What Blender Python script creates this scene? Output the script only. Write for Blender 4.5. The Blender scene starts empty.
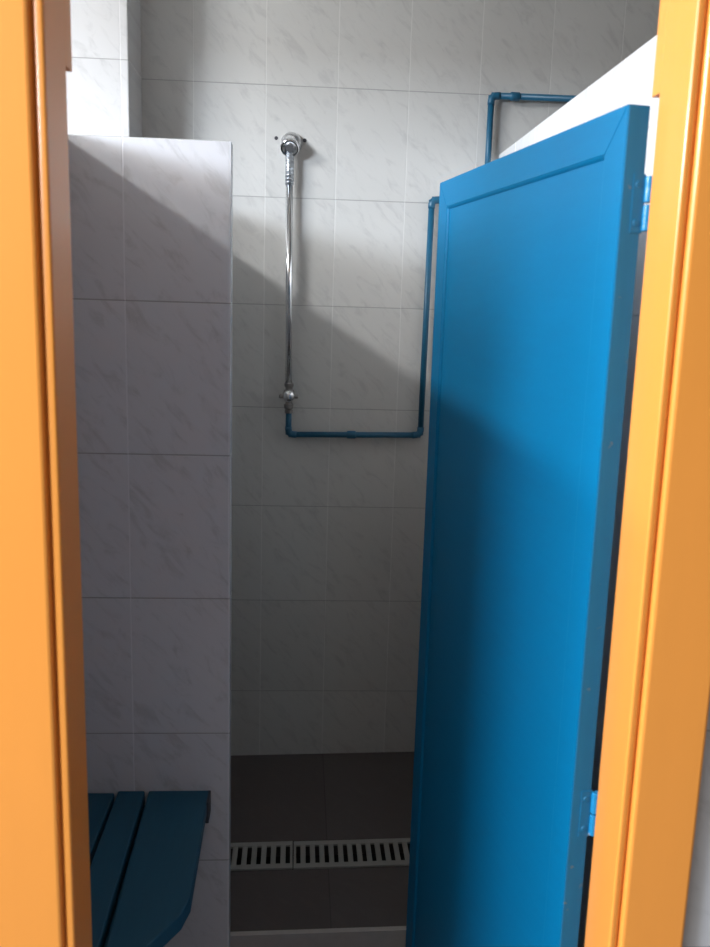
import bpy, bmesh, math, random
from mathutils import Vector, Matrix
random.seed(4)
C = bpy.context.scene.collection
PI = math.pi
ZC = 1.42                                   # camera height above the shower floor

# ------------------------------------------------------------------ helpers
def link(name, bm, mat, parent=None, smooth=False, bevel=0.0, seg=2, loc=None, angle=35):
    me = bpy.data.meshes.new(name)
    bmesh.ops.recalc_face_normals(bm, faces=bm.faces[:])
    bm.to_mesh(me); bm.free()
    if mat: me.materials.append(mat)
    o = bpy.data.objects.new(name, me)
    C.objects.link(o)
    if smooth:
        for p in me.polygons: p.use_smooth = True
    if bevel:
        m = o.modifiers.new('Bevel', 'BEVEL'); m.width = bevel; m.segments = seg
        m.limit_method = 'ANGLE'; m.angle_limit = math.radians(angle)
    if parent: o.parent = parent
    if loc: o.location = loc
    return o

def box(bm, a, b):
    x0, y0, z0 = a; x1, y1, z1 = b
    v = [bm.verts.new(p) for p in ((x0,y0,z0),(x1,y0,z0),(x1,y1,z0),(x0,y1,z0),(x0,y0,z1),(x1,y0,z1),(x1,y1,z1),(x0,y1,z1))]
    for f in ((0,3,2,1),(4,5,6,7),(0,1,5,4),(1,2,6,5),(2,3,7,6),(3,0,4,7)):
        bm.faces.new([v[i] for i in f])

def prism(bm, pts, axis, h0, h1):
    """polygon pts (two coordinates) swept along axis ('x','y' or 'z') from h0 to h1"""
    def mk(p, h):
        if axis == 'z': return (p[0], p[1], h)
        if axis == 'y': return (p[0], h, p[1])
        return (h, p[0], p[1])
    a = [bm.verts.new(mk(p, h0)) for p in pts]
    b = [bm.verts.new(mk(p, h1)) for p in pts]
    n = len(pts)
    bm.faces.new(a); bm.faces.new(b[::-1])
    for i in range(n):
        bm.faces.new((a[i], b[i], b[(i+1) % n], a[(i+1) % n]))

def tube(bm, pts, r, n=20, caps=True):
    pts = [Vector(p) for p in pts]
    rs = r if isinstance(r, (list, tuple)) else [r]*len(pts)
    rings = []
    up = None
    for i, p in enumerate(pts):
        if i == 0: t = pts[1]-pts[0]
        elif i == len(pts)-1: t = pts[-1]-pts[-2]
        else: t = (pts[i+1]-pts[i]).normalized() + (pts[i]-pts[i-1]).normalized()
        t.normalize()
        if up is None:
            up = Vector((0,1,0)) if abs(t.y) < .9 else Vector((1,0,0))
        s = t.cross(up).normalized(); up = s.cross(t).normalized()
        rings.append([bm.verts.new(p + rs[i]*(math.cos(2*PI*k/n)*s + math.sin(2*PI*k/n)*up)) for k in range(n)])
    for A, B in zip(rings, rings[1:]):
        for k in range(n):
            bm.faces.new((A[k], A[(k+1) % n], B[(k+1) % n], B[k]))
    if caps:
        bm.faces.new(rings[0][::-1]); bm.faces.new(rings[-1])

def lathe(bm, prof, origin, axis, n=28):
    """prof: list of (distance along axis, radius)"""
    ax = Vector(axis).normalized(); o = Vector(origin)
    tube_pts = [o + ax*d for d, r in prof]
    s = ax.orthogonal().normalized(); u = ax.cross(s)
    rings = []
    for (d, r) in prof:
        rings.append([bm.verts.new(o + ax*d + max(r, 1e-4)*(math.cos(2*PI*k/n)*s + math.sin(2*PI*k/n)*u)) for k in range(n)])
    for A, B in zip(rings, rings[1:]):
        for k in range(n):
            bm.faces.new((A[k], A[(k+1) % n], B[(k+1) % n], B[k]))
    bm.faces.new(rings[0][::-1]); bm.faces.new(rings[-1])

def empty(name, loc, rz=0.0):
    o = bpy.data.objects.new(name, None); C.objects.link(o)
    o.location = loc; o.rotation_euler = (0, 0, rz); o.empty_display_size = .05
    return o

def tag(o, label, cat, group=None):
    o['label'] = label; o['category'] = cat
    if group: o['group'] = group
    return o

def struct(o, label=None, cat=None):
    o['kind'] = 'structure'
    if label: tag(o, label, cat)
    return o

# ------------------------------------------------------------------ materials
def base_mat(name):
    m = bpy.data.materials.new(name); m.use_nodes = True
    nt = m.node_tree
    return m, nt, nt.nodes['Principled BSDF']

def N(nt, t, **k):
    n = nt.nodes.new(t)
    for a, b in k.items(): setattr(n, a, b)
    return n

def math_node(nt, op, a, b=None, clamp=False):
    n = N(nt, 'ShaderNodeMath', operation=op, use_clamp=clamp)
    for i, v in enumerate((a, b)):
        if v is None: continue
        if isinstance(v, (int, float)): n.inputs[i].default_value = v
        else: nt.links.new(v, n.inputs[i])
    return n.outputs[0]

def mix_col(nt, fac, a, b):
    n = N(nt, 'ShaderNodeMix', data_type='RGBA')
    for i, v in ((0, fac), (6, a), (7, b)):
        if isinstance(v, (int, float)): n.inputs[i].default_value = v
        elif isinstance(v, tuple): n.inputs[i].default_value = (*v, 1)
        else: nt.links.new(v, n.inputs[i])
    return n.outputs[2]

def tile_mat(name, u, ou, ov, tw, th, col, vein, joint, rough=.25, v='z', jw=.0020, veinamt=.5, bump=.35):
    """rectangular glazed tiles with marbled veins; u / v name the in-plane axes"""
    m, nt, p = base_mat(name)
    geo = N(nt, 'ShaderNodeNewGeometry')
    sep = N(nt, 'ShaderNodeSeparateXYZ'); nt.links.new(geo.outputs['Position'], sep.inputs[0])
    idx = {'x': 0, 'y': 1, 'z': 2}
    def cell(axis, o, size):
        s = math_node(nt, 'DIVIDE', math_node(nt, 'SUBTRACT', sep.outputs[idx[axis]], o), size)
        fl = math_node(nt, 'FLOOR', s)
        fr = math_node(nt, 'SUBTRACT', s, fl)
        d = math_node(nt, 'MULTIPLY', math_node(nt, 'MINIMUM', fr, math_node(nt, 'SUBTRACT', 1.0, fr)), size)
        return fl, d
    fu, du = cell(u, ou, tw); fv, dv = cell(v, ov, th)
    d = math_node(nt, 'MINIMUM', du, dv)
    mr = N(nt, 'ShaderNodeMapRange', interpolation_type='SMOOTHSTEP')
    nt.links.new(d, mr.inputs[0]); mr.inputs[1].default_value = jw*.3; mr.inputs[2].default_value = jw
    tilefac = mr.outputs[0]                                  # 0 in the joint, 1 on the glaze
    # per-tile random shift of the veins
    comb = N(nt, 'ShaderNodeCombineXYZ'); nt.links.new(fu, comb.inputs[0]); nt.links.new(fv, comb.inputs[1])
    wn = N(nt, 'ShaderNodeTexWhiteNoise', noise_dimensions='3D'); nt.links.new(comb.outputs[0], wn.inputs[0])
    pc = N(nt, 'ShaderNodeCombineXYZ')
    nt.links.new(sep.outputs[idx[u]], pc.inputs[0]); nt.links.new(sep.outputs[idx[v]], pc.inputs[1])
    add = N(nt, 'ShaderNodeVectorMath', operation='MULTIPLY_ADD')
    nt.links.new(wn.outputs['Color'], add.inputs[0]); add.inputs[1].default_value = (7, 7, 7)
    nt.links.new(pc.outputs[0], add.inputs[2])
    mp = N(nt, 'ShaderNodeMapping'); nt.links.new(add.outputs[0], mp.inputs[0])
    mp.vector_type = 'TEXTURE'; mp.inputs['Rotation'].default_value = (0, 0, math.radians(-48)); mp.inputs['Scale'].default_value = (.11, .038, 1)
    no = N(nt, 'ShaderNodeTexNoise'); nt.links.new(mp.outputs[0], no.inputs['Vector'])
    no.inputs['Scale'].default_value = 1.6; no.inputs['Detail'].default_value = 6; no.inputs['Roughness'].default_value = .62
    no.inputs['Distortion'].default_value = .7
    r = N(nt, 'ShaderNodeMapRange', interpolation_type='SMOOTHSTEP')
    nt.links.new(no.outputs[0], r.inputs[0]); r.inputs[1].default_value = .48; r.inputs[2].default_value = .74
    vf = math_node(nt, 'MULTIPLY', r.outputs[0], veinamt)
    tone = math_node(nt, 'MULTIPLY_ADD', wn.outputs['Value'], .05)
    c1 = mix_col(nt, vf, col, vein)
    bc = N(nt, 'ShaderNodeBrightContrast'); nt.links.new(c1, bc.inputs[0])
    nt.links.new(math_node(nt, 'SUBTRACT', math_node(nt, 'MULTIPLY', wn.outputs['Value'], .03), .015), bc.inputs[1])
    horiz = math_node(nt, 'LESS_THAN', dv, du)
    jc = mix_col(nt, horiz, tuple(min(1, a*1.08) for a in col) if v == 'z' else joint, joint)
    c2 = mix_col(nt, tilefac, jc, bc.outputs[0])
    nt.links.new(c2, p.inputs['Base Color'])
    rr = math_node(nt, 'SUBTRACT', .75, math_node(nt, 'MULTIPLY', tilefac, .75-rough))
    nt.links.new(rr, p.inputs['Roughness'])
    b = N(nt, 'ShaderNodeBump'); b.inputs['Strength'].default_value = bump; b.inputs['Distance'].default_value = .001
    nt.links.new(tilefac, b.inputs['Height']); nt.links.new(b.outputs[0], p.inputs['Normal'])
    return m

def paint_mat(name, col, rough=.3, bump=.12, scale=(30, 30, 4), chip=None, chipamt=.62, coat=.0, var=.06, spec=.5):
    m, nt, p = base_mat(name)
    tc = N(nt, 'ShaderNodeTexCoord')
    mp = N(nt, 'ShaderNodeMapping'); nt.links.new(tc.outputs['Object'], mp.inputs[0]); mp.inputs['Scale'].default_value = scale
    no = N(nt, 'ShaderNodeTexNoise'); nt.links.new(mp.outputs[0], no.inputs['Vector'])
    no.inputs['Scale'].default_value = 3; no.inputs['Detail'].default_value = 5
    dark = tuple(c*(1-var*2) for c in col); light = tuple(min(1, c*(1+var)) for c in col)
    c = mix_col(nt, no.outputs[0], dark, light)
    if chip:
        n2 = N(nt, 'ShaderNodeTexNoise'); nt.links.new(tc.outputs['Object'], n2.inputs['Vector'])
        n2.inputs['Scale'].default_value = 55; n2.inputs['Detail'].default_value = 3
        r = N(nt, 'ShaderNodeMapRange'); nt.links.new(n2.outputs[0], r.inputs[0])
        r.inputs[1].default_value = chipamt; r.inputs[2].default_value = chipamt+.05
        c = mix_col(nt, r.outputs[0], c, chip)
    nt.links.new(c, p.inputs['Base Color'])
    p.inputs['Roughness'].default_value = rough; p.inputs['Specular IOR Level'].default_value = spec
    if coat:
        p.inputs['Coat Weight'].default_value = coat; p.inputs['Coat Roughness'].default_value = .12
    b = N(nt, 'ShaderNodeBump'); b.inputs['Strength'].default_value = bump; b.inputs['Distance'].default_value = .002
    nt.links.new(no.outputs[0], b.inputs['Height']); nt.links.new(b.outputs[0], p.inputs['Normal'])
    return m

def plain_mat(name, col, rough=.5, metal=0.0, noise=.05, scale=40):
    m, nt, p = base_mat(name)
    tc = N(nt, 'ShaderNodeTexCoord')
    no = N(nt, 'ShaderNodeTexNoise'); nt.links.new(tc.outputs['Object'], no.inputs['Vector'])
    no.inputs['Scale'].default_value = scale; no.inputs['Detail'].default_value = 4
    c = mix_col(nt, no.outputs[0], tuple(x*(1-noise) for x in col), tuple(min(1, x*(1+noise)) for x in col))
    nt.links.new(c, p.inputs['Base Color'])
    p.inputs['Roughness'].default_value = rough; p.inputs['Metallic'].default_value = metal
    return m

WHITE = (.57, .565, .56); VEIN = (.40, .395, .39); JOINT = (.33, .33, .32)
Z0 = ZC - .9011                                             # a horizontal joint, common to every wall
M = {}
M['tile_back'] = tile_mat('white_marbled_tile_back', 'x', -.3089, Z0, .2, .3, (.56, .557, .535), VEIN, JOINT)
M['tile_part'] = tile_mat('white_marbled_tile_partition', 'x', -.339, Z0, .2, .3, (.63, .63, .645), VEIN, JOINT)
M['tile_pil'] = tile_mat('white_marbled_tile_pilaster', 'x', -.47, Z0, .2, .3, WHITE, VEIN, JOINT)
M['tile_side'] = tile_mat('white_marbled_tile_side', 'y', .011, Z0, .2, .3, WHITE, VEIN, JOINT)
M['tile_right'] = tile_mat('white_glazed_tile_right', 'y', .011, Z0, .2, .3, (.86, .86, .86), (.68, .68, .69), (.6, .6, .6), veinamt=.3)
M['tile_front'] = tile_mat('white_marbled_tile_front', 'x', .30, ZC-.795, .2, .3, (.60, .59, .59), VEIN, JOINT)
M['floor_dark'] = tile_mat('dark_brown_floor_tile', 'x', .094, 2.144, .33, .55, (.095, .080, .076), (.12, .10, .092), (.078, .068, .064), rough=.45, v='y', veinamt=.5, bump=.2)
M['floor_light'] = tile_mat('pale_grey_floor_tile', 'x', .094, 1.80, .33, .33, (.17, .16, .15), (.14, .13, .125), (.2, .19, .18), rough=.45, v='y', veinamt=.5)
M['sill'] = plain_mat('pale_stone_sill', (.42, .385, .355), .5, noise=.12)
M['orange'] = paint_mat('orange_gloss_paint', (.86, .32, .055), .33, .05, (12, 12, 2), coat=.25, var=.02)
M['blue'] = paint_mat('blue_gloss_paint', (.0, .138, .295), .45, .12, (3, 30, 30), coat=.0, var=.03, spec=.18)
M['blue_worn'] = paint_mat('blue_worn_paint', (.008, .165, .33), .45, .1, (20, 20, 6), chip=(.14, .20, .24), chipamt=.68, spec=.35)
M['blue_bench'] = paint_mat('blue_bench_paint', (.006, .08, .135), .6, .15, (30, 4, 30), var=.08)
M['blue_pipe'] = paint_mat('blue_pipe_paint', (.008, .10, .185), .42, .1, (20, 20, 20), coat=.0, var=.1)
M['hinge_blue'] = paint_mat('blue_hinge_paint', (.01, .24, .50), .25, .2, (40, 40, 40), chip=(.35, .42, .48), chipamt=.66, coat=.4)
M['chrome'] = plain_mat('chrome', (.78, .79, .80), .14, 1.0, .03)
M['chrome_dull'] = plain_mat('dull_chrome', (.58, .58, .59), .34, .9, .1)
M['tap_metal'] = plain_mat('tarnished_chrome', (.26, .25, .24), .4, .9, .12)
M['steel'] = plain_mat('brushed_grey_sleeve', (.50, .53, .56), .35, .85, .06)
M['grate'] = plain_mat('grey_white_plastic_grate', (.30, .295, .27), .5, 0, .08)
M['black'] = plain_mat('dark_channel', (.012, .012, .012), .8)
M['hole'] = plain_mat('dark_hole_and_bracket', (.05, .05, .06), .7)  # dark colour carries the shade inside the drill holes; bench bracket shares it
M['ceil'] = plain_mat('ceiling_plaster', (.75, .74, .72), .9, 0, .04, 6)
M['ground'] = plain_mat('outdoor_concrete', (.09, .085, .08), .9, 0, .15, 5)

# ------------------------------------------------------------------ the setting
FZ = 2.16
D = 2.611                    # back wall
YP, PT = 1.748, .04         # partition front face, thickness
XL, XR = -.258, .3985        # clear opening of the door frame
H = lambda z: z + ZC         # heights measured from the camera

bm = bmesh.new(); box(bm, (-2.6, D, -.05), (2.4, D+.12, 2.75))
struct(link('wall_back', bm, M['tile_back']), 'white marbled tile back wall of the shower stall', 'wall')
bm = bmesh.new(); box(bm, (-.47, YP, -.06), (-.1368, YP+PT, H(.2989)))
struct(link('wall_partition', bm, M['tile_part'], bevel=.0015), 'half height white tiled partition left of the shower', 'wall')
bm = bmesh.new(); box(bm, (-.60, 1.058, -.06), (-.47, D, H(.312)))
struct(link('wall_left', bm, M['tile_side'], bevel=.003), 'low tiled divider along the left of the stall', 'wall')
bm = bmesh.new(); box(bm, (-.66, 2.42, -.02), (-.45, D+.001, 2.75))
struct(link('wall_corner', bm, M['tile_pil'], bevel=.003), 'full height tiled pier at the back left corner', 'wall')
bm = bmesh.new(); box(bm, (.5566, 1.058, -.06), (.68, D, H(.4405)))
struct(link('wall_right', bm, M['tile_right'], bevel=.003), 'bright white divider behind the blue door', 'wall')
# cubicle front, left and right of the door frame
bm = bmesh.new(); box(bm, (-2.6, .965, -.06), (XL-.095, 1.058, H(.30)))
struct(link('wall_front_left', bm, M['tile_front']), 'tiled cubicle front left of the orange frame', 'wall')
bm = bmesh.new(); box(bm, (XR+.095, .965, -.06), (2.4, 1.058, H(.44)))
struct(link('wall_front_right', bm, M['tile_front']), 'white tiled wall at the right edge beside the orange frame', 'wall')
# unseen upper wall over the gap, added to cut light off the upper back wall
bm = bmesh.new(); box(bm, (-1.65, .965, H(.682)), (XL-.10, 1.058, 2.75)); box(bm, (XR+.10, .965, H(.44)), (2.4, 1.058, 2.75)); box(bm, (XL-.10, .965, FZ), (XR+.10, 1.058, 2.75))
struct(link('wall_front_light_cut', bm, M['ceil']), 'unseen wall added above the cubicle entrance to shade the upper back wall', 'wall')
# floors
FALL = .02                                                  # cross fall of the shower floor
def tilt(bm):
    for v in bm.verts: v.co.z += FALL*(v.co.x-.25) + .006
    return bm
bm = bmesh.new(); box(bm, (-.6, 2.144, -.09), (.66, D, 0)); box(bm, (-.6, 1.80, -.09), (.66, 2.022, 0))
box(bm, (-.6, 2.022, -.09), (.66, 2.144, -.05))
struct(link('floor_shower', tilt(bm), M['floor_dark']), 'dark brown tiled shower floor on both sides of the drain', 'floor')
bm = bmesh.new(); box(bm, (-2.6, .99, -.10), (2.4, 1.786, -.05))
struct(link('floor', bm, M['floor_light']), 'pale tiled floor of the changing space', 'floor')
bm = bmesh.new(); box(bm, (-.14, 1.786, -.06), (.5566, 1.80, .001))
struct(link('trim_1', tilt(bm), M['sill']), 'pale stone edge of the shower floor step', 'trim')
bm = bmesh.new(); box(bm, (-9, -9, -.12), (9, .99, -.05))
struct(link('floor_outside', bm, M['ground']), 'grey concrete ground in front of the cubicle', 'floor')
bm = bmesh.new(); box(bm, (-2.6, -.3, 2.75), (2.4, D+.12, 2.85))
struct(link('ceiling', bm, M['ceil']), 'plain ceiling over the stalls', 'ceiling')
bm = bmesh.new(); box(bm, (2.4, .9, -.06), (2.5, D+.12, 2.85))
struct(link('wall_end', bm, M['ceil']), 'end wall of the shower block', 'wall')

# ------------------------------------------------------------------ orange door frame
frame = tag(empty('door_frame', ((XL+XR)/2, 1.0, 0)), 'orange gloss painted wooden door frame around the cubicle entrance', 'door frame')
DT = H(.2405)
def jamb_profile(s, x):
    """s=+1: jamb left of the opening (material towards -x); points (x, y)"""
    pts = [(0, 1.030), (0, .9520), (-.0005, .9502), (-.0018, .9491), (-.0040, .9489), (-.0070, .9492), (-.0094, .9502), (-.0110, .9522), (-.0116, .9534), (-.0124, .9534),
           (-.0127, .9505), (-.0135, .9470), (-.0152, .9450), (-.0180, .9443), (-.0900, .9443), (-.0930, .9455), (-.0945, .9480), (-.0945, 1.030)]
    return [(x + s*px, y) for px, y in pts]
def jamb(s, x, label):
    bm = bmesh.new()
    prism(bm, jamb_profile(s, x), 'z', -.05, FZ)
    def rect(a, b, y0, y1, z0, z1):
        x0, x1 = sorted((x + s*a, x + s*b)); box(bm, (x0, y0, z0), (x1, y1, z1))
    yr = 1.057 if s > 0 else 1.053
    rect(-.0165, -.0945, 1.030, yr, -.05, DT+.006)          # rebate that takes the closed door
    rect(0, -.0945, 1.030, yr, DT+.006, FZ)
    o = link('jamb', bm, M['orange'], frame, bevel=.0008)
    o.location = -frame.location
    o['label'] = label
    return o
jamb(1, XL, 'left orange jamb with rounded bead')
jamb(-1, XR, 'right orange jamb with rounded bead')
bm = bmesh.new()
hp = [(y, 2.06 + (-px)) for px, y in [(0, 1.03), (0, .957), (-.003, .949), (-.0085, .9465), (-.0145, .9545), (-.0215, .943), (-.0945, .942), (-.0945, 1.03)]]
prism(bm, hp, 'x', XL, XR)
box(bm, (XL, 1.03, 2.06), (XR, 1.058, 2.1565))
o = link('head_rail', bm, M['orange'], frame); o.location = -frame.location

# ------------------------------------------------------------------ blue door, standing open into the stall
ang = math.radians(90 + 8.95)
W, T = .713, .0285
DB = -.042
door = tag(empty('shower_door', (.3745, 1.0605, DB), ang), 'blue painted panelled shower door standing open into the stall', 'door')
hgt = DT - DB
S = .049                                                    # width of the stiles and rails
R = .0045                                                   # recess of the panel
def door_piece(name, pts, label=None, mat=None):
    bm = bmesh.new(); prism(bm, pts, 'y', -T, 0)
    return link(name, bm, mat or M['blue'], door, bevel=.0010)
door_piece('stile', [(0, 0), (S, S), (S, hgt-S), (0, hgt)])
door_piece('stile', [(W, 0), (W, hgt), (W-S, hgt-S), (W-S, S)])
door_piece('rail', [(0, hgt), (S, hgt-S), (W-S, hgt-S), (W, hgt)])
door_piece('rail', [(0, 0), (W, 0), (W-S, S), (S, S)])
bm = bmesh.new()
e = .006
outer = [(S-.002, S-.002), (W-S+.002, S-.002), (W-S+.002, hgt-S+.002), (S-.002, hgt-S+.002)]
box(bm, (S-.002, -T+R, S-.002), (W-S+.002, -R, hgt-S+.002))
link('panel', bm, M['blue'], door)
# moulding bead round the panel (one mitred ring)
bm = bmesh.new()
sec = [(0, -.0006), (.002, -.0014), (.0045, -.0036), (.005, -R-.0002), (0, -R-.0002)]      # (inwards, y)
ring = []
for (cx, cz, dx, dz) in ((S, S, 1, 1), (W-S, S, -1, 1), (W-S, hgt-S, -1, -1), (S, hgt-S, 1, -1)):
    ring.append([bm.verts.new((cx+dx*a, y, cz+dz*a)) for a, y in sec])
for i in range(4):
    A, B = ring[i], ring[(i+1) % 4]
    for k in range(len(sec)):
        k2 = (k+1) % len(sec); bm.faces.new((A[k], B[k], B[k2], A[k2]))
link('moulding', bm, M['blue'], door)
# worn hinge edge lipping (the narrow face towards the camera)
bm = bmesh.new(); box(bm, (-.0012, -T+.0012, .002), (.0006, -.0012, hgt-.002))
o = link('hinge_edge', bm, M['blue_worn'], door); o['label'] = 'worn scuffed edge of the blue door'
def hinge(zc, label):
    bm = bmesh.new()
    box(bm, (-.0022, -T-.001, zc-.034), (-.0008, -.014, zc+.034))               # leaf let into the door edge
    o = link('hinge', bm, M['blue_worn'], door)
    o['label'] = label
    for k in (-1, 1):
        b2 = bmesh.new(); lathe(b2, [(0, .0048), (.001, .0058), (.029, .0058), (.030, .0048)], (-.0035, -T-.0055, zc + (.0015 if k > 0 else -.0315)), (0, 0, 1), 16)
        q = link('knuckle', b2, M['hinge_blue'], o, smooth=False)
    for dz in (-.022, .022):
        b2 = bmesh.new(); lathe(b2, [(0, .0042), (.0009, .0036)], (-.0022, -.021, zc+dz), (-1, 0, 0), 12)
        link('screw', b2, M['blue_worn'], o)
hinge(H(.130)-DB, 'upper blue hinge'); hinge(H(-.666)-DB, 'lower blue hinge')

# ------------------------------------------------------------------ blue slatted bench on the left
BZ = H(-1.031)
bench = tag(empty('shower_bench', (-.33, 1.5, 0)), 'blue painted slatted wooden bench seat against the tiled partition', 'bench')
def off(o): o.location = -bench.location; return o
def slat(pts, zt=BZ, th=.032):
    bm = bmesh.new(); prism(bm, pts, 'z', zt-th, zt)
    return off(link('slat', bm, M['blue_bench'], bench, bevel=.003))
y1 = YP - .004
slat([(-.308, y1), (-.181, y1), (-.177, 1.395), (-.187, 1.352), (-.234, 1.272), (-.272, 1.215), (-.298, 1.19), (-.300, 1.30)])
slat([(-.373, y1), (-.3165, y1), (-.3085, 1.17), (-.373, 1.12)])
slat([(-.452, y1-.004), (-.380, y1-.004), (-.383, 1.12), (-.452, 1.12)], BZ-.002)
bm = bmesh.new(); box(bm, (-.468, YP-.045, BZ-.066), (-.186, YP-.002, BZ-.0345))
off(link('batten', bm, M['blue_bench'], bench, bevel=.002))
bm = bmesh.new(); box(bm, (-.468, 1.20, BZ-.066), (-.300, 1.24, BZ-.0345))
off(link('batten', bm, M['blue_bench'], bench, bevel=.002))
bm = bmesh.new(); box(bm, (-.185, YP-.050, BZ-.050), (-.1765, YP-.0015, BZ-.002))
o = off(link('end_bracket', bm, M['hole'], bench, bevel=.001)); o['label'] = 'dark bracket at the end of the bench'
bm = bmesh.new(); box(bm, (-.345, 1.24, BZ-.075), (-.285, YP-.045, BZ-.0345))  # board added under the slat gap, so the gap reads dark like shade
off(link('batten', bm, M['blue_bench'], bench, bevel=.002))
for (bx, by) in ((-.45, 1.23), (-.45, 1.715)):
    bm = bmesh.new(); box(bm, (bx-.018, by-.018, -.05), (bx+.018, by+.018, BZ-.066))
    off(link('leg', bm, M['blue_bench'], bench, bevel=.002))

# ------------------------------------------------------------------ shower fitting on the back wall
fx = -.036; fy = D - .030
sh = tag(empty('shower_fitting', (fx, D, H(-.30))), 'chrome shower riser with wall head and cross handled tap', 'shower')
def offs(o): o.location = -sh.location; return o
def path_bend(pts, r=.02, n=6):
    """polyline with rounded corners"""
    pts = [Vector(p) for p in pts]; out = [pts[0]]
    for a, b, c in zip(pts, pts[1:], pts[2:]):
        u = (a-b).normalized(); v = (c-b).normalized(); p0 = b+u*r; p1 = b+v*r
        for k in range(n+1):
            t = k/n; out.append((1-t)**2*p0 + 2*t*(1-t)*b + t*t*p1)
    out.append(pts[-1]); return out
# wall rose and short head
bm = bmesh.new(); lathe(bm, [(0, .030), (.006, .030), (.012, .028), (.02, .026), (.026, .022), (.03, .017)], (fx, D, H(.446)), (0, -1, 0))
offs(link('wall_rose', bm, M['chrome_dull'], sh, smooth=True))
bm = bmesh.new()
hd = Vector((-.05, -.75, -.62))
lathe(bm, [(0, .018), (.012, .021), (.026, .024), (.032, .0265), (.040, .027), (.044, .026), (.045, .023), (.043, .019), (.040, .013), (.040, 0)], (fx-.002, D-.016, H(.452)), hd)
o = offs(link('shower_head', bm, M['chrome'], sh, smooth=True))
bm = bmesh.new(); lathe(bm, [(0, .0115), (.003, .0115), (.003, .0)], Vector((fx-.002, D-.016, H(.452))) + hd.normalized()*.0405, hd)
q = link('spray_face', bm, M['chrome_dull'], o)
# riser: dull sleeve on top, chrome pipe below
xt, xb = fx-.004, fx+.004
bm = bmesh.new(); tube(bm, [(xt, fy, H(.425)), (xt, fy, H(.33))], .0118)
for k in range(9): tube(bm, [(xt, fy, H(.335+.01*k)), (xt, fy, H(.3385+.01*k))], .0124)
offs(link('sleeve', bm, M['steel'], sh, smooth=True))
bm = bmesh.new(); tube(bm, [(xt, fy, H(.332)), (xb-.001, fy, H(-.235))], .0100, 24)
offs(link('riser', bm, M['chrome'], sh, smooth=True))
# tap
bm = bmesh.new()
lathe(bm, [(d*.88, r*.92) for d, r in [(0, .010), (.003, .015), (.012, .015), (.016, .012), (.024, .011), (.026, .016), (.034, .018), (.050, .018), (.058, .015), (.060, .011), (.070, .011), (.073, .015), (.086, .015), (.089, .011), (.095, .010)]], (xb, fy, H(-.223)), (0, 0, -1), 24)
tap = offs(link('tap_body', bm, M['tap_metal'], sh, smooth=False, bevel=.0008))
bm = bmesh.new()
lathe(bm, [(0, .009), (.022, .009), (.024, .012), (.028, .016), (.034, .018), (.041, .017), (.047, .013), (.050, .007), (.051, 0)], (xb, fy-.008, H(-.2585)), (0, -1, 0), 28)
offs(link('tap_knob', bm, M['chrome'], sh, smooth=True))
bm = bmesh.new()
for a in (0, 90):
    a = math.radians(a); dx, dz = math.cos(a)*.0285, math.sin(a)*.0285
    c = Vector((xb, fy-.038, H(-.2605)))
    if abs(dx) > .01:
        tube(bm, [c+Vector((-dx, 0, -dz)), c+Vector((-dx*.85, 0, -dz*.85)), c, c+Vector((dx*.85, 0, dz*.85)), c+Vector((dx, 0, dz))], [.0045, .0062, .0055, .0062, .0045], 14)
offs(link('tap_handle', bm, M['tap_metal'], sh, smooth=True))
bm = bmesh.new(); lathe(bm, [(0, .0125), (.010, .0125)], (xb, fy, H(-.3035)), (0, 0, -1), 6)
offs(link('union_nut', bm, M['tap_metal'], sh))

# blue painted supply pipe
pr = .0088; py = D - .022
sp = tag(empty('water_pipe', (.36, D, H(-.376))), 'blue painted water pipe bending along the back wall to the tap', 'pipe')
def offp(o): o.location = -sp.location; return o
P = [(xb, py-.006, H(-.313)), (xb, py, H(-.378)), (.362, py, H(-.372)), (.366, py, H(.306)), (.521, py, H(.306)), (.521, py, H(.592)), (1.6, py, H(.600))]
for a, b in zip(P, P[1:]):
    bm = bmesh.new(); tube(bm, [a, b], pr, 18)
    offp(link('straight_pipe', bm, M['blue_pipe'], sp, smooth=True))
for a, b, c in zip(P, P[1:], P[2:]):
    b = Vector(b); u = (Vector(a)-b).normalized(); v = (Vector(c)-b).normalized()
    bm = bmesh.new()
    tube(bm, path_bend([b+u*.024, b, b+v*.024], .017, 6), [.0102]*9, 18)
    offp(link('elbow', bm, M['blue_pipe'], sp, smooth=True))
for q in ((.155, py, H(-.375)), (.588, py, H(.5925))):
    bm = bmesh.new(); tube(bm, [(q[0]-.014, q[1], q[2]), (q[0]-.011, q[1], q[2]), (q[0]+.011, q[1], q[2]), (q[0]+.014, q[1], q[2])], [.0095, .0118, .0118, .0095], 18)
    offp(link('coupling', bm, M['blue_pipe'], sp, smooth=True))
for q in ((.365, py, H(-.1)), (.15, py, H(.0))):
    pass

# two drill holes beside the shower head, drawn as dark discs for their shade
for (hx, hz, w) in ((-.079, .459, 'left'), (.001, .456, 'right')):
    bm = bmesh.new(); lathe(bm, [(0, .0052), (.0015, .0050), (.0018, .0040), (.0008, .0030), (.0008, 0)], (hx, D, H(hz)), (0, -1, 0), 14)
    tag(link('drill_hole_disc', bm, M['hole'], None), 'small dark disc painted as a drill hole in the tile just %s of the shower head' % w, 'drill hole', 'drill holes beside the shower head')

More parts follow.
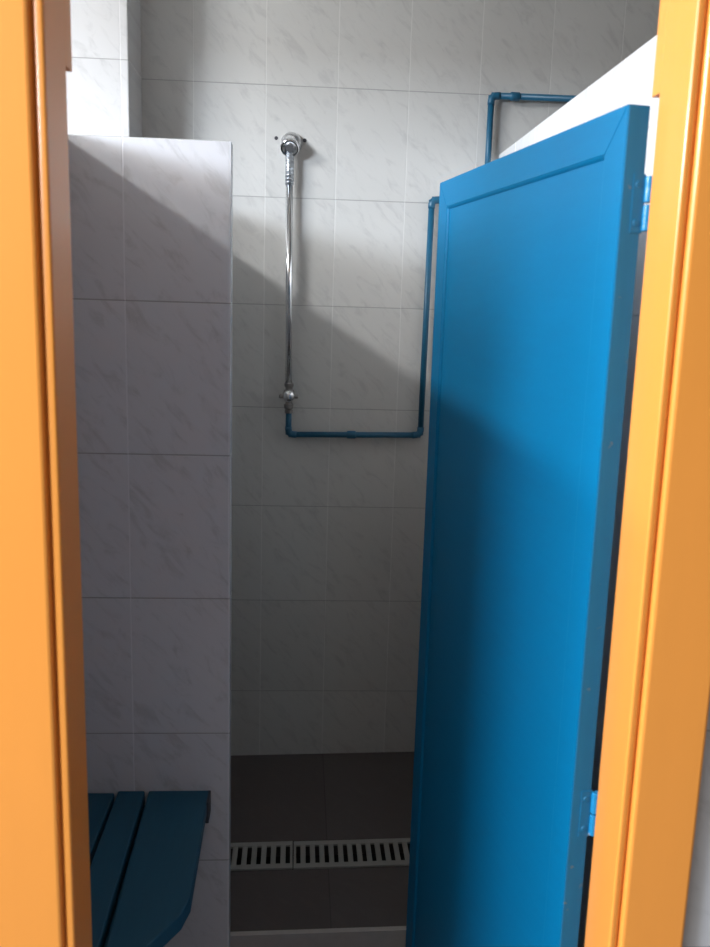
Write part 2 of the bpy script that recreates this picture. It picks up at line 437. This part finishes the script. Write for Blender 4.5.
# ------------------------------------------------------------------ drain gratings across the floor
def grate(x0, x1, label):
    o = empty('drain_grate', ((x0+x1)/2, 2.083, FALL*((x0+x1)/2-.25)+.006)); o.rotation_euler = (0, -math.atan(FALL), math.radians(.25)); tag(o, label, 'drain grate')
    cx = (x0+x1)/2
    bm = bmesh.new()
    ya, yb, wr = 2.026, 2.140, .0185
    zt, zb = .003, -.003
    box(bm, (x0, ya, zb), (x1, ya+wr, zt)); box(bm, (x0, yb-wr, zb), (x1, yb, zt))
    fr = link('rim', bm, M['grate'], o, bevel=.0012); fr.location = (-o.location.x, -o.location.y, 0)
    pitch = .0243; n = int(round((x1-x0)/pitch)); pitch = (x1-x0)/n
    for k in range(n+1):
        xc = x0 + k*pitch; a, b = max(x0, xc-.0068), min(x1, xc+.0068)
        bm = bmesh.new(); box(bm, (a, ya+wr-.001, zb+.0005), (b, yb-wr+.001, zt-.0008))
        s = link('bar', bm, M['grate'], o, bevel=.0008); s.location = (-o.location.x, -o.location.y, 0)
    return o
J = .0035
grate(-.30, J-.0012, 'short length of grey slotted drain grate beside the partition')
grate(J+.0012, .5, 'longer grey slotted drain grate running behind the blue door')
bm = bmesh.new(); box(bm, (-.6, 2.0222, -.0499), (.66, 2.1438, -.045))
struct(link('trim_2', tilt(bm), M['black']), 'dark channel under the drain grates', 'trim')

# ------------------------------------------------------------------ camera
f, pit, yaw, rol = 878.25, .1876, .0654, .0298
fwd = Vector((math.sin(yaw)*math.cos(pit), math.cos(yaw)*math.cos(pit), -math.sin(pit)))
right = Vector((math.cos(yaw), -math.sin(yaw), 0)); up = right.cross(fwd)
r2 = math.cos(rol)*right + math.sin(rol)*up; u2 = -math.sin(rol)*right + math.cos(rol)*up
cam = bpy.data.cameras.new('camera'); co = bpy.data.objects.new('camera', cam); C.objects.link(co)
mw = Matrix.Identity(4)
for i in range(3): mw[i][0] = r2[i]; mw[i][1] = u2[i]; mw[i][2] = -fwd[i]
mw[2][3] = ZC; co.matrix_world = mw
cam.sensor_fit = 'VERTICAL'; cam.sensor_height = 36; cam.sensor_width = 27; cam.lens = f/947*36
cam.clip_start = .02
cam.dof.use_dof = True; cam.dof.focus_distance = 2.2; cam.dof.aperture_fstop = 6.3
bpy.context.scene.camera = co

# ------------------------------------------------------------------ light
def area(name, loc, target, sx, sy, power, col=(1, 1, 1), spread=180, roll_up=(0, 0, 1)):
    l = bpy.data.lights.new(name, 'AREA'); l.shape = 'RECTANGLE'; l.size = sx; l.size_y = sy
    l.energy = power; l.color = col; l.spread = math.radians(spread)
    o = bpy.data.objects.new(name, l); C.objects.link(o); o.location = loc
    z = (Vector(loc)-Vector(target)).normalized(); x = Vector(roll_up).cross(z).normalized(); y = z.cross(x)
    m = Matrix.Identity(4)
    for i in range(3): m[i][0] = x[i]; m[i][1] = y[i]; m[i][2] = z[i]; m[i][3] = loc[i]
    o.matrix_world = m
    return o
# narrow lamp assumed high left, no window built: gives the crisp diagonal shadow of the left divider
area('assumed_light_narrow', (-1.9, 1.05, H(1.215)), (-1.9+.846, 1.05, H(1.215-.533)), 1.0, .075, 68, (.97, .98, 1))
# broad area lamp assumed to the front left as daylight, no window built
area('assumed_light_broad', (-2.9, -.9, H(.84)), (.1, 2.6, H(.38)), 1.0, .35, 150, (.76, .86, 1.0))
# nearer area lamp added on the left, no opening there: rakes frame and door
area('added_side_light', (-1.9, .42, H(.80)), (.4, 1.0, H(.1)), .5, .4, 34, (.97, .98, 1.0))

w = bpy.data.worlds.new('sky'); bpy.context.scene.world = w; w.use_nodes = True
nt = w.node_tree; bg = nt.nodes['Background']
tc = N(nt, 'ShaderNodeTexCoord'); sep = N(nt, 'ShaderNodeSeparateXYZ'); nt.links.new(tc.outputs['Generated'], sep.inputs[0])
el = N(nt, 'ShaderNodeMapRange', interpolation_type='SMOOTHSTEP'); nt.links.new(sep.outputs[2], el.inputs[0])
el.inputs[1].default_value = .0; el.inputs[2].default_value = .5; el.inputs[3].default_value = .01; el.inputs[4].default_value = .42
nrm = N(nt, 'ShaderNodeVectorMath', operation='NORMALIZE'); nt.links.new(tc.outputs['Generated'], nrm.inputs[0])
dt = N(nt, 'ShaderNodeVectorMath', operation='DOT_PRODUCT'); nt.links.new(nrm.outputs[0], dt.inputs[0]); dt.inputs[1].default_value = Vector((-.92, -.30, .36)).normalized()
lf = N(nt, 'ShaderNodeMapRange', interpolation_type='SMOOTHSTEP'); nt.links.new(dt.outputs['Value'], lf.inputs[0])
lf.inputs[1].default_value = .66; lf.inputs[2].default_value = .97; lf.inputs[3].default_value = 0; lf.inputs[4].default_value = 4.1
hz = N(nt, 'ShaderNodeMapRange', interpolation_type='SMOOTHSTEP'); nt.links.new(sep.outputs[2], hz.inputs[0])
hz.inputs[1].default_value = .02; hz.inputs[2].default_value = .30
lobe = math_node(nt, 'MULTIPLY', lf.outputs[0], hz.outputs[0])
nt.links.new(math_node(nt, 'ADD', el.outputs[0], lobe), bg.inputs[1])
bg.inputs[0].default_value = (.97, .98, 1.0, 1)

sc = bpy.context.scene
sc.view_settings.view_transform = 'Standard'; sc.view_settings.look = 'None'
sc.view_settings.exposure = 0; sc.view_settings.gamma = 1; sc.view_settings.use_curve_mapping = False
